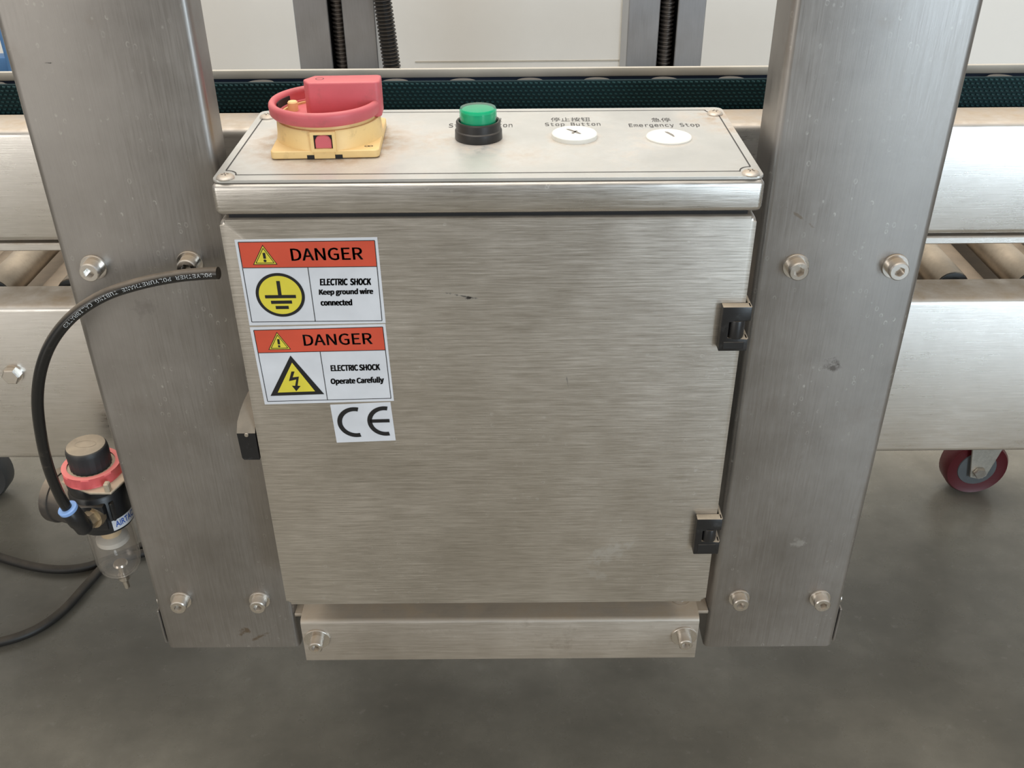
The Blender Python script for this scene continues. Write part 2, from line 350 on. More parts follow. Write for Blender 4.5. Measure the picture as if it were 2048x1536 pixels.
# ================================================================== SETTING
def structure(name, bm, mat): o = obj(name, bm, mat, None, None, 0, (0, 0, -H)); o['kind'] = 'structure'; return o
structure('floor', box(new(), -6, 6, -6, 1.56, -H - .05, -H), 'floor')
WY = 1.5
structure('wall_back', box(new(), -6, 6, WY, WY + .1, -H, 2.2), 'wall')

# ================================================================== ROLLER CONVEYOR (lower frame rail, rollers, legs)
YB = .145
conv = thing('roller_conveyor', 'long stainless roller conveyor bed with two deep frame rails behind the control box', 'conveyor', (0, .4, -H))
def channel(bm, y0, y1, z0, z1, x0, x1, t=.003, r=.005, sgn=1):
    """C section: front face at y0 (sgn=1) with top and bottom flanges going to y1"""
    outer = []; n = 4
    def arc(cy, cz, rr, a0, a1):
        return [(cy + rr * math.cos(math.radians(a0 + (a1 - a0) * i / n)), cz + rr * math.sin(math.radians(a0 + (a1 - a0) * i / n))) for i in range(n + 1)]
    d = y1 - y0
    o = [(d, z1)] + arc(r, z1 - r, r, 90, 180) + arc(r, z0 + r, r, 180, 270) + [(d, z0), (d, z0 + t)] + arc(r, z0 + r, r - t, 270, 180) + arc(r, z1 - r, r - t, 180, 90) + [(d, z1 - t)]
    A = [bm.verts.new((x0, y0 + sgn * a if sgn == 1 else y1 - a, b)) for a, b in o]; B = [bm.verts.new((x1, v.co.y, v.co.z)) for v in A]; k = len(A)
    bm.faces.new(A); bm.faces.new(B[::-1])
    for i in range(k): bm.faces.new((A[i], A[(i + 1) % k], B[(i + 1) % k], B[i]))
    return bm
obj('frame_rail', channel(new(), YB, YB + .0357, -.3035, -.1548, -.95, .95, .003, .005), 'beam', conv)
obj('frame_rail', channel(new(), .715, .750, -.3035, -.1548, -.95, .95, .003, .005, -1), 'beam', conv)
RX0 = .3784; RP = .0662; RZ0 = -.1662
rol = None
for i in range(-14, 6):
    x = RX0 + RP * i
    if rol is None:
        bm = new(); lathe(bm, [(.0090, .002), (.0090, 0), (.0137, 0), (.0137, .515), (0, .515)], (x, YB + .045, RZ0), (0, 1, 0), 24, cap0=False)
        rol = obj('roller', bm, 'roller', conv, smooth=40)
        bm = new(); lathe(bm, [(0, .0015), (.0130, .0015), (.0130, -.0012), (.0092, -.0012), (.0092, .0010), (.0050, .0010), (.0050, -.010), (0, -.010)], (x, YB + .045, RZ0), (0, 1, 0), 24)
        obj('end_cap', bm, 'grey_hub', rol, 'dark grey bearing cap'); rx = x
    else:
        r = rol.copy(); link(r); r.location = rol.location + Vector((x - rx, 0, 0))
        for ch in rol.children: c = ch.copy(); link(c); c.parent = r
obj('added_gap_sheet', box(new(), -.95, .95, YB + .037, .712, -.302, -.300), 'slat', conv)  # added dark sheet, hides the bright wall seen between the rollers
# guard bars between the rollers
for i in range(-14, 6):
    x = RX0 + RP / 2 + RP * i
    obj('cross_bar', box(new(), x - .0165, x + .0165, YB + .037, .712, -.200, -.180, .003, 2), 'slat', conv)
for x in (-.835, .767):
    for y in (YB + .018, .733):
        obj('leg', box(new(), x - .02, x + .02, y - .018, y + .018, -.665, -.295, .002, 1), 'beam', conv)
b = new(); lathe(b, [(.0082, 0), (.0082, .0015), (0, .0015)], (-.3953, YB, -.2163), (0, -1, 0), 24)
wsh = obj('hex_bolt', b, 'bolt', conv)
b = new(); lathe(b, [(.0073, 0), (.0073, .0045), (.0064, .0053), (0, .0053)], (-.3953, YB - .0015, -.2163), (0, -1, 0), 6); obj('bolt_head', b, 'bolt', wsh, smooth=20)

# casters under the far legs and (outside the frame) the near legs
def caster(x, y, wheelmat, label, zr=.05):
    t = thing('caster', label, 'caster', (x, y, -H), 'casters under the conveyor legs')
    c = Vector((x - .012, y - .01, -H + zr))
    b = new(); lathe(b, [(.020, -.014), (.040, -.014), (.047, -.016), (.050, -.011), (.050, .011), (.047, .016), (.040, .014), (.020, .014)], c, (0, 1, 0), 40); obj('wheel', b, wheelmat, t)
    b = new(); lathe(b, [(.008, -.016), (.030, -.0155), (.032, -.012), (.032, .012), (.030, .0155), (.008, .016)], c, (0, 1, 0), 32); obj('hub', b, 'grey_hub', t)
    for s in (-1, 1):
        b = new(); prism(b, [(-.012, -.012), (.004, -.016), (.014, -.010), (.034, .072), (-.026, .072)], (0, .003, 0), c + Vector((0, s * .021 - .0015, 0)), bev=.001, seg=1); obj('fork', b, 'fork', t)
    b = new(); box(b, c.x - .03, c.x + .04, c.y - .024, c.y + .024, c.z + .070, c.z + .076, .001, 1); box(b, x - .03, x + .03, y - .028, y + .028, c.z + .076, -.664, .002, 1); obj('top_plate', b, 'fork', t)
    b = new(); lathe(b, [(.009, -.030), (.0095, -.029), (.0095, -.023), (.004, -.023), (.004, .023), (.0095, .023), (.0095, .029), (0, .029)], c, (0, 1, 0), 6); obj('axle', b, 'bolt', t)
caster(.767, .733, 'redwheel', 'dark red caster wheel in a zinc fork, right side under the conveyor')
caster(-.835, .733, 'grey_wheel', 'dark grey caster wheel cut by the left edge under the conveyor')

# ================================================================== SIDE BELT DRIVE (upper beam, teal belt, rollers, cover)
drv = thing('side_belt_drive', 'stainless side drive beam carrying a teal rough rubber belt, above the roller bed', 'conveyor', (0, .18, -.109))
BY, BZ = .1865, .0062           # face and top edge of the belt
b = channel(new(), YB, YB + .0370, -.1005, -.0145, -.95, .95, .003, .005); obj('drive_beam', b, 'beam', drv)
obj('bottom_rail', box(new(), -.95, .95, YB + .0015, YB + .035, -.1085, -.1022, .001, 1), 'beam', drv)
obj('back_plate', box(new(), -.95, .95, BY + .0335, BY + .0360, -.08, .0004), 'belt_back', drv)
obj('cover_strip', box(new(), -.95, .95, BY + .0325, BY + .0365, .0004, .0071, .0010, 2), 'cream', drv)
obj('base_plate', box(new(), -.95, .95, BY - .004, BY + .036, -.086, -.080), 'belt_back', drv)
belt = obj('belt', box(new(), -.95, .95, BY + .0010, BY + .0035, -.079, BZ, .0005, 1), 'teal_dark', drv, 'dark teal rough top belt')
V, Fc = [], []
px, pz = .00380, .00270
for r in range(13):
    z = BZ - .0016 - r * pz
    for i in range(int(1.898 / px)):
        x = -.948 + (i + .5 * (r % 2)) * px; a, bq, dz = .00135, .00070, .0005
        y0, y1 = BY + .0012, BY; k = len(V)
        V += [(x - a, y0, z - bq), (x + a, y0, z - bq - dz), (x + a, y0, z + bq - dz), (x - a, y0, z + bq), (x - a * .7, y1, z - bq * .6), (x + a * .7, y1, z - bq * .6 - dz), (x + a * .7, y1, z + bq * .6 - dz), (x - a * .7, y1, z + bq * .6)]
        Fc += [(k + 4, k + 5, k + 6, k + 7), (k, k + 1, k + 5, k + 4), (k + 1, k + 2, k + 6, k + 5), (k + 2, k + 3, k + 7, k + 6), (k + 3, k, k + 4, k + 7)]
b = new(); vs = [b.verts.new(q) for q in V]
for q in Fc: b.faces.new([vs[i] for i in q])
obj('belt_nubs', b, 'teal', belt, 'rows of small teal rubber nubs', 0, kind='stuff')
first = None; xs0 = uy(1195, 158, BY + .018).x; RPY = BY + .0185
for i in range(-20, 17):
    x = xs0 + i * .0508
    if abs(x) > .93: continue
    if first is None:
        b = new(); lathe(b, [(.0142, -.078), (.0142, -.0015), (.0132, -.0005), (.0108, -.0005)], (x, RPY, 0), (0, 0, 1), 24, cap1=False); first = obj('belt_roller', b, 'black', drv)
        b = new(); lathe(b, [(.0108, -.002), (.0106, .0010), (.003, .0012), (0, .0012)], (x, RPY, 0), (0, 0, 1), 24); obj('bearing_face', b, 'disc', first, 'grey roller end face'); fx = x
    else:
        r = first.copy(); link(r); r.location = first.location + Vector((x - fx, 0, 0))
        for ch in first.children: c = ch.copy(); link(c); c.parent = r

# ================================================================== MACHINE COLUMNS
YC = .0432
def col_section(x0, x1, yb0, yb1, r=.005, t=.003):
    n = 4
    def arc(cx, cy, rr, a0, a1): return [(cx + rr * math.cos(math.radians(a0 + (a1 - a0) * i / n)), cy + rr * math.sin(math.radians(a0 + (a1 - a0) * i / n))) for i in range(n + 1)]
    return [(x0, yb0)] + arc(x0 + r, YC + r, r, 180, 270) + arc(x1 - r, YC + r, r, 270, 360) + [(x1, yb1), (x1 - t, yb1)] + arc(x1 - r, YC + r, r - t, 360, 270) + arc(x0 + r, YC + r, r - t, 270, 180) + [(x0 + t, yb0)]
def socket_bolt(parent, x, y, z, r=.0064, h=.0080, rw=.0086):
    b = new(); lathe(b, [(rw * .99, 0), (rw, .0004), (rw, .0013), (rw * .97, .0016), (0, .0016)], (x, y, z), (0, -1, 0), 32)
    wsh = obj('washer', b, 'bolt', parent)
    b = new(); n = 24; o = Vector((x, y - .0016, z)); D = Vector((0, -1, 0)); U = Vector((1, 0, 0)); W = Vector((0, 0, 1)); ph = random.random()
    def circ(rr, hh): return [b.verts.new(o + D * hh + (U * math.cos(2 * math.pi * i / n) + W * math.sin(2 * math.pi * i / n)) * rr) for i in range(n)]
    def hexr(rr, hh):
        out = []
        for i in range(n):
            a = 2 * math.pi * i / n; k = rr * math.cos(math.pi / 6) / math.cos(((a + ph) % (math.pi / 3)) - math.pi / 6)
            out.append(b.verts.new(o + D * hh + (U * math.cos(a) + W * math.sin(a)) * k))
        return out
    L = [circ(r, 0), circ(r, h - .0007), circ(r - .0007, h), hexr(.0036, h), hexr(.0034, h - .0038)]
    for A, B in zip(L, L[1:]):
        for i in range(n): j = (i + 1) % n; b.faces.new((A[i], A[j], B[j], B[i]))
    b.faces.new(L[-1]); obj('bolt_head', b, 'bolt', wsh, smooth=30)
def column(x0, x1, yb0, yb1, label, bolts, z0, mat):
    t = thing('machine_column', label, 'column', ((x0 + x1) / 2, YC + .02, z0))
    b = new(); prism(b, col_section(x0, x1, yb0, yb1), (0, 0, .62 - z0), (0, 0, z0), (1, 0, 0), (0, 1, 0)); obj('channel', b, mat, t, smooth=25)
    for x, z in bolts: socket_bolt(t, x, YC, z)
    return t
cl = column(-.2797, -.1676, .080, .066, 'wide stainless steel column to the left of the control box', [(-.2592, -.0735), (-.1960, -.0712), (-.2580, -.3715), (-.1940, -.3720)], -.4268, 'column_left')
cr = column(.1735, .2824, .079, .080, 'wide stainless steel column to the right of the control box', [(.1990, -.0765), (.2640, -.0770), (.1967, -.3735), (.2628, -.3745)], -.4305, 'column_right')
for t, x0, x1, yf in ((cl, -.262, -.186, .066), (cr, .192, .264, .079)):
    b = new(); box(b, x0, x1, YC + .003, YB, -.30, -.17, .001, 1); obj('mounting_block', b, 'dark', t)
for t, x, s, z in ((cl, -.2797, -1, -.4268), (cr, .2824, 1, -.4305)):
    b = new(); A = x + s * .0022; box(b, min(A, A + s * .002), max(A, A + s * .002), YC + .006, YC + .05, z - .001, z + .0365, .0006, 1); obj('end_plate', b, 'column_left' if s < 0 else 'column_right', t)
    b = new(); lathe(b, [(.0055, 0), (.0052, .002), (.003, .0034), (0, .0038)], (x, YC + .012, z + .046), (s, 0, 0), 20); obj('side_screw', b, 'bolt', t)

# lower bracket shelf
br = thing('support_bracket', 'narrow folded steel shelf bracket under the control box', 'bracket', (0, .08, -.43))
b = new(); YL = .0345
prism(b, [(0, -.4335), (.003, -.4335), (.003, -.3925), (.0045, -.391), (.110, -.391), (.110, -.388), (.0035, -.388), (.001, -.3892), (0, -.3915)], (.3265, 0, 0), (-.1617, YL, 0), (0, 1, 0), (0, 0, 1)); obj('shelf', b, 'bracket', br, smooth=50)
for s, x in ((-1, -.1680), (1, .1735)):
    b = new(); box(b, min(x, x - s * .012), max(x, x - s * .012), YC, YC + .07, -.3915, -.3885, .0005, 1); obj('side_tab', b, 'bracket', br)
for x in (-.1495, .1535): socket_bolt(br, x, YL, -.4078, .0056, .0095, .0105)
b = new(); lathe(b, [(.0085, 0), (.0085, .0012), (.006, .0014), (.0052, .004), (.002, .0055), (0, .0056)], (.152, .058, -.388), (0, 0, 1), 24); obj('shelf_screw', b, 'bolt', br)

# ================================================================== CONTROL BOX
ctl = thing('control_box', 'brushed stainless control box with danger stickers hung between the two columns', 'control box', PLO)
b = new(); box(b, -.1500, .1500, .022, .134, -.352, -.0235, .003); obj('housing', b, 'door', ctl)
b = new(); box(b, -.1535, .1530, .0040, .0215, -.0250, -.0213); obj('gap_shade', b, 'dark', ctl)  # black strip painting the shade in the gap between hood and door
for x in (-.12, .12):
    for y in (.085, .125):
        b = new(); lathe(b, [(.006, -.388), (.006, -.351)], (x, y, 0), (0, 0, 1), 16); obj('foot', b, 'bolt', ctl)
b = new(); box(b, -.1603, .1603, .0000, .1385, -.0214, -.0021, .0034, 4); obj('hood', b, 'hood', ctl, 'brushed lid with rounded front edge', 30)
b = new(); prism(b, rrect(-.1597, .1597, .0018, .1385, .0045), (0, 0, .0017), (0, 0, -.0018), (1, 0, 0), (0, 1, 0), bev=.0003, seg=1); plate = obj('faceplate', b, 'plate', ctl, 'dusty aluminium operator faceplate')
b = new(); prism(b, rrect(-.1588, .1580, -.3345, -.0238, .0035), (0, .020, 0), (0, 0, 0), (1, 0, 0), (0, 0, 1))
bmesh.ops.bevel(b, geom=[e for e in b.edges if all(abs(v.co.y) < 1e-6 for v in e.verts)], offset=.0026, segments=4, affect='EDGES', profile=.5)
door = obj('door', b, 'door', ctl, 'brushed flat front door', 30)
# printed frame on the faceplate
b = new(); N = (0, 0, 1); zt = .00012; fx0, fx1, fy0, fy1 = -.1550, .1547, .0105, .1320; q = .0075; lw = .0007
strip(b, (fx0 + q, fy0, zt), (fx1 - q, fy0, zt), lw, N); strip(b, (fx0 + q, fy1, zt), (fx1 - q, fy1, zt), lw, N)
strip(b, (fx0, fy0 + q, zt), (fx0, fy1 - q, zt), lw, N); strip(b, (fx1, fy0 + q, zt), (fx1, fy1 - q, zt), lw, N)
for cx, cy, a in ((fx0, fy0, 0), (fx1, fy0, 90), (fx1, fy1, 180), (fx0, fy1, 270)):
    ring_flat(b, (cx, cy, zt), (1, 0, 0), (0, 1, 0), q - lw / 2, q + lw / 2, a, a + 90, 10)
obj('printed_border', b, 'panel_ink', plate, smooth=0)
# lettering on the faceplate
b = new()
def on_plate(s, x0, x1, y0, y1, bold=0., fnt=None): text(b, s, (x0, y0, zt), (x1, y0, zt), (x0, y1, zt), bold, fnt)
on_plate('停止按钮', .0404, .0668, .1085, .1170, -.006); on_plate('Stop Button', .0362, .0728, .0972, .1055, -.004, MONO)
on_plate('急停', .1077, .1204, .1062, .1145, -.006); on_plate('Emergency Stop', .0915, .1380, .0937, .1023, -.004, MONO)
on_plate('启动按钮', -.0214, .0074, .1085, .1170, -.006); on_plate('Start Button', -.0275, .0145, .0972, .1055, -.004, MONO)
obj('lettering', b, 'panel_ink', plate, 'black Chinese and English button legends', 0)
for i, (x, y) in enumerate(((-.1523, .0055), (.1523, .0055), (-.1523, .1225), (.1525, .1225))):
    b = new(); lathe(b, [(.0052, -.0001), (.0053, .0004), (.0046, .0014), (.0030, .0021), (0, .0025)], (x, y, 0), (0, 0, 1), 28); sc = obj('panel_screw', b, 'bolt', plate)
    b = new(); a = .4 + i * .5
    for k in (0, 1):
        ca, sa = math.cos(a + k * math.pi / 2), math.sin(a + k * math.pi / 2)
        poly(b, [(x + ca * l - sa * h_, y + sa * l + ca * h_, .00255 - abs(l) * .06) for l, h_ in ((-.0022, -.0003), (.0022, -.0003), (.0022, .0003), (-.0022, .0003))])
    # cross recess lies on the dome; third level is not allowed below a screw, so it hangs on the faceplate
    obj('cross_recess', b, 'dark', plate, smooth=0)

# ---- rotary switch
SX, SY, SR = -.1005, .0695, math.radians(2.0)
def swp(x, y, z): return Vector((SX + x * math.cos(SR) - y * math.sin(SR), SY + x * math.sin(SR) + y * math.cos(SR), z))
b = new(); hw = .0328
out = rrect(-hw, hw, -hw, hw, .003, 4)
prism(b, out, (0, 0, .0048), (0, 0, .0004), (1, 0, 0), (0, 1, 0), bev=.0005, seg=1)
tmp = b; V0 = list(tmp.verts)
for (r0, r1, z0, z1) in ((.0328, .0322, .0045, .0150),):
    lathe(b, [(.0334, .0045), (.0326, .0080), (.0322, .0160), (.0316, .0168), (.0300, .0170), (.0298, .0195), (.0286, .0195), (.0286, .0172), (0, .0172)], (0, 0, 0), (0, 0, 1), 64)
for v in b.verts: v.co = swp(*v.co)
rot = obj('rotary_switch', b, 'yellow', ctl, 'yellow square base of the rotary isolator', 35)
# notches in the front edge of the base
b = new()
for nx in (-.0085, .0085):
    c0 = [swp(nx - .0022, -hw - .00015, .0003), swp(nx + .0022, -hw - .00015, .0003), swp(nx + .0022, -hw - .00015, .0027), swp(nx - .0022, -hw - .00015, .0027)]
    prism(b, [(0, 0), (.0044, 0), (.0044, .0024), (0, .0024)], swp(0, .004, 0) - swp(0, 0, 0), c0[0], (c0[1] - c0[0]).normalized(), (0, 0, 1))
obj('base_notch', b, 'dark', rot)
# raised frame and red tab in the front window
b = new(); fy = -.0337
def fr(x0, x1, z0, z1, ya, yb, bm):
    vs = [swp(x, y, z) for x in (x0, x1) for y in (ya, yb) for z in (z0, z1)]; vv = [bm.verts.new(v) for v in vs]
    for q in ((0, 1, 3, 2), (4, 6, 7, 5), (0, 4, 5, 1), (2, 3, 7, 6), (0, 2, 6, 4), (1, 5, 7, 3)): bm.faces.new([vv[i] for i in q])
fr(-.0075, -.0056, .0048, .0168, fy - .0002, fy + .006, b); fr(.0056, .0075, .0048, .0168, fy - .0002, fy + .006, b)
fr(-.0056, .0056, .0048, .0066, fy - .0002, fy + .006, b); fr(-.0056, .0056, .0152, .0168, fy - .0002, fy + .006, b)
fr(-.0062, .0062, .0005, .0050, -hw - .0004, -hw + .004, b)
obj('window_frame', b, 'yellow', rot)
b = new(); fr(-.0056, .0056, .0066, .0152, fy + .0012, fy + .004, b); obj('window_recess', b, 'dark', rot)
b = new(); pts = [(-.0048, 0), (.0048, 0), (.0048, .0050), (.0034, .0074), (.0012, .0080), (-.0012, .0080), (-.0034, .0074), (-.0048, .0050)]
prism(b, pts, swp(0, .003, 0) - swp(0, 0, 0), swp(0, fy + .0002, .0069), swp(1, 0, 0) - swp(0, 0, 0), (0, 0, 1), bev=.0004, seg=1); obj('lock_tab', b, 'red', rot, 'faded red tab behind the front window')
# red ring
b = new(); RZ = Vector((-.0015, .001, 0)); rc = swp(RZ.x, RZ.y, 0); RO, RI = .0345, .0306
prof = [(.0302, .0195), (RO - .0012, .0192), (RO, .0205), (RO + .0002, .0235)]
for k in range(7):
    a = math.radians(180 * k / 6); prof.append(((RO + RI) / 2 + .0023 * math.cos(a), .0248 + .0030 * math.sin(a)))
prof += [(RI - .0002, .0240), (RI - .0006, .0203), (.0283, .0201), (.0281, .0182), (.0, .0178)]
lathe(b, prof, rc, (0, 0, 1), 72, cap0=False); obj('switch_ring', b, 'red', rot, 'faded red ring of the switch handle', 50)
# red grip bar
b = new()
bar = [(-.0140, .0008), (-.0098, -.0080), (.0318, -.0080), (.0338, -.0060), (.0338, .0075), (.0318, .0095), (-.0080, .0095)]
prism(b, bar, (0, 0, .0218), (0, 0, .0172), (1, 0, 0), (0, 1, 0), bev=.0013, seg=3)
for v in b.verts: v.co = swp(v.co.x + RZ.x + .0016, v.co.y + RZ.y, v.co.z)
obj('grip_bar', b, 'red', rot, 'raised faded red grip across the ring', 40)
b = new(); ring_flat(b, swp(-.0035, .0022, .03905), (1, 0, 0), (0, 1, 0), .0022, .0026, 0, 360, 24); obj('grip_mark', b, 'dark', rot, smooth=0)
b = new(); lathe(b, [(.0032, .0176), (.0032, .0232), (.0026, .0240), (0, .0240)], swp(-.0230, .0080, 0), (0, 0, 1), 20); obj('padlock_post', b, 'yellow', rot, 'small yellow post inside the ring')
b = new(); L = []
for i in range(7):
    a = math.radians(146 + 34 * i / 6); L.append([b.verts.new(swp(RZ.x + (RI - rr) * math.cos(a), RZ.y + (RI - rr) * math.sin(a), zz)) for rr, zz in ((.0011, .0182), (.0011, .0246), (.0004, .0246), (.0004, .0182))])
for A, B in zip(L, L[1:]):
    for k in range(4): b.faces.new((A[k], A[(k + 1) % 4], B[(k + 1) % 4], B[k]))
b.faces.new(L[0]); b.faces.new(L[-1][::-1]); obj('padlock_slot', b, 'dark', rot)
b = new()
for k in (-1, 1): ring_flat(b, swp(.0262 + k * .0012, -.0258, .00535), (1, 0, 0), (0, 1, 0), .0010, .0014, 0, 360, 18)
obj('base_mark', b, 'dark', rot, smooth=0)

# ---- green pilot lamp and the two blanking plugs
LX, LY = -.0072, .0757
b = new(); lathe(b, [(.0150, 0), (.0152, .0005), (.0150, .0052), (.0147, .0056), (.0142, .0060), (.0142, .0106), (.0137, .0114), (.0126, .0114), (.0122, .0108), (.0121, .006), (0, .006)], (LX, LY, 0), (0, 0, 1), 48)
lamp = obj('pilot_lamp', b, 'black', ctl, 'black bezel of the green start lamp', 30)
b = new(); lathe(b, [(.0, .0065), (.0117, .0065)] + [(.0117 + (.00018 if k % 2 else 0), .0068 + k * .00105) for k in range(11)] + [(.0118, .0184), (.0112, .0194), (.0100, .0197), (0, .0198)], (LX, LY, 0), (0, 0, 1), 48); obj('lamp_lens', b, 'lens', lamp, 'translucent green lens', 25)
b = new(); lathe(b, [(.0, .0068), (.0110, .0068), (.0110, .0172), (.0100, .0184), (0, .0184)], (LX, LY, 0), (0, 0, 1), 40); obj('lamp_core', b, 'lens_core', lamp)
for i, (x, y, h, r) in enumerate(((.0541, .0752, .0030, .0145), (.1142, .0728, .0012, .0145))):
    b = new(); lathe(b, [(r, -.0001), (r, h - .0005), (r - .0005, h), (0, h + .0001)], (x, y, 0), (0, 0, 1), 48)
    pg = obj('blanking_plug', b, 'white_plug', ctl, ('round white plug standing proud below the stop legend', 'round white plug lying flush below the emergency legend')[i], 30)
    b = new(); z = h + .00025
    if i == 0:
        poly(b, [(x - .0052, y + .0068, z), (x + .0012, y - .0016, z), (x + .0030, y - .0032, z), (x + .0042, y - .0030, z), (x + .0020, y + .0010, z), (x - .0030, y + .0066, z)])
        poly(b, [(x - .0022, y - .0012, z), (x - .0010, y - .0030, z), (x + .0022, y + .0030, z), (x + .0014, y + .0036, z)])
    else: poly(b, [(x - .0018, y + .0080, z), (x + .0026, y - .0022, z), (x + .0034, y - .0020, z), (x + .0028, y + .0022, z), (x + .0004, y + .0074, z)])
    obj('plug_scuff', b, 'plug_mark', pg, smooth=0)

# ---- hinges on the right edge of the door
for zt_, zb_, n0, n1 in ((-.0808, -.1120, -.0906, -.1030), (-.2492, -.2818, -.2592, -.2700)):
    b = new(); xo = .1610
    prism(b, [(.1430, zb_), (xo, zb_), (xo, n1), (.1472, n1), (.1472, n0), (xo, n0), (xo, zt_), (.1430, zt_)], (0, .0062, 0), (0, -.0062, 0), (1, 0, 0), (0, 0, 1), bev=.0006, seg=2)
    hg = obj('hinge', b, 'hinge', ctl, 'black door hinge with a dusty top edge')
    b = new()
    for a, c in ((n0, zt_), (zb_, n1)): box(b, .1592, .1612, -.0055, .0110, a, c, .0004, 1)
    obj('hinge_arm', b, 'hinge', hg)
    b = new(); lathe(b, [(0, n1 - .0005), (.0050, n1), (.0052, n1 + .001), (.0052, n0 - .0005), (.0050, n0), (0, n0 + .0005)], (.1532, -.0022, 0), (0, 0, 1), 24); obj('hinge_barrel', b, 'black', hg)
    b = new(); box(b, .1455, .1585, -.0066, -.0060, zb_ + .0018, n1 - .0022, .0003, 1); obj('hinge_inset', b, 'black', hg)
# ---- latch on the left edge
b = new()
ol = [(-.1600, -.1992), (-.1706, -.1992), (-.1718, -.1976), (-.1724, -.1772), (-.1723, -.1712), (-.1706, -.1655), (-.1682, -.1600), (-.1655, -.1560), (-.1636, -.1546), (-.1600, -.1546), (-.1600, -.1772)]
ff = lambda z: .0008 if z < -.1771 else .0008 + (z + .1772) * .85
A = [b.verts.new((x, ff(z), z)) for x, z in ol]; B = [b.verts.new((x, .022, z)) for x, z in ol]; n = len(ol)
b.faces.new([A[i] for i in (0, 1, 2, 3, 10)]); b.faces.new([A[i] for i in (3, 4, 5, 6, 7, 8, 9, 10)]); b.faces.new(B)
for i in range(n): b.faces.new((A[i], A[(i + 1) % n], B[(i + 1) % n], B[i]))
lt = obj('door_latch', b, 'hinge', ctl, 'black lever latch with a dusty rounded top')
b = new(); lathe(b, [(.0016, 0), (.0013, .0006), (0, .0007)], uy(493, 870, .0005), (0, -1, 0), 14); obj('latch_pin', b, 'bolt', lt)

# ---- stickers on the door
def K(x, y, lay=0): return uy(420 + x / 3.0717, 440 + y / 3.0717, -.00022 - .00010 * lay)
ND = (0, -1, 0)
def quad(name, mat, pts, lay, parent, label=None):
    b = new(); P = [K(*q, lay) for q in pts]; poly(b, P); 
    return obj(name, b, mat, parent, label, 0)
def sheet(pts, label):
    b = new(); P = [K(*q, 0) for q in pts]; A = [b.verts.new(v) for v in P]; B = [b.verts.new(v + Vector((0, .00026, 0))) for v in P]
    b.faces.new(A); b.faces.new(B[::-1])
    for i in range(4): b.faces.new((A[i], A[(i + 1) % 4], B[(i + 1) % 4], B[i]))
    return obj('danger_sticker' if 'mark' not in label else 'conformity_sticker', b, 'vinyl', ctl, label, 0)
def lines(b, segs, wd, lay=2):
    for p0, p1 in segs: strip(b, K(*p0, lay), K(*p1, lay), wd, ND)
LW = .00042
def tri(b, c, lay, grow): 
    P = [K(*q, lay) for q in c]; g = sum(P, Vector()) / 3; poly(b, [g + (v - g) * grow for v in P])
# upper sticker: ground wire
s1 = sheet([(150, 122), (1027, 106), (1079, 633), (243, 648)], 'white and orange danger sticker with ground symbol')
quad('header_band', 'orange', [(172, 137), (1011, 126), (1023, 285), (203, 295)], 1, s1, 'orange band')
b = new(); lines(b, [((172, 137), (1011, 126)), ((1011, 126), (1057, 619)), ((1057, 619), (257, 627)), ((257, 627), (172, 137)), ((203, 295), (1023, 286)), ((601, 291), (647, 622))], LW)
tri(b, [(322, 152), (415, 274), (265, 276)], 2, 1.0)
text(b, 'DANGER', K(502, 252, 2), K(942, 244, 2), K(490, 175, 2), .006, CJK)
text(b, 'ELECTRIC  SHOCK', K(676, 403, 2), K(990, 400, 2), K(675, 361, 2), .024, CJK)
text(b, 'Keep ground wire', K(670, 470, 2), K(1003, 464, 2), K(668, 425, 2), .024, CJK); text(b, 'connected', K(681, 527, 2), K(875, 525, 2), K(677, 488, 2), .024, CJK)
# circle of the ground symbol
c0 = K(432, 462, 2); rx_ = (K(582, 462, 2) - K(282, 462, 2)).length / 2; ring_flat(b, c0, (1, 0, 0), (0, 0, 1), rx_ * .875, rx_, 0, 360, 64)
for (p0, p1, wd) in (((417, 375), (430, 465), .0022), ((338, 472), (528, 470), .0022), ((375, 506), (504, 504), .0022), ((404, 538), (484, 537), .0022)):
    strip(b, K(*p0, 2), K(*p1, 2), wd, ND)
obj('lettering', b, 'ink', s1, 'black danger lettering and ground symbol', 0)
b = new(); ring_flat(b, K(432, 462, 1), (1, 0, 0), (0, 0, 1), 0.00001, rx_ * .9, 0, 360, 48); tri(b, [(322, 152), (415, 274), (265, 276)], 3, .90); obj('symbol_fill', b, 'sign_yellow', s1, 'yellow symbol grounds', 0)
b = new()
P = [(322, 152), (415, 274), (265, 276)]; G = [K(*q, 4) for q in P]; g = sum(G, Vector()) / 3; I = [g + (v - g) * .74 for v in G]
for i in range(3): strip(b, I[i], I[(i + 1) % 3], .0004, ND)
strip(b, K(330, 202, 4), K(337, 238, 4), .0016, ND); ring_flat(b, K(338, 251, 4), (1, 0, 0), (0, 0, 1), .00001, .0009, 0, 360, 12); obj('warning_mark', b, 'ink', s1, smooth=0)
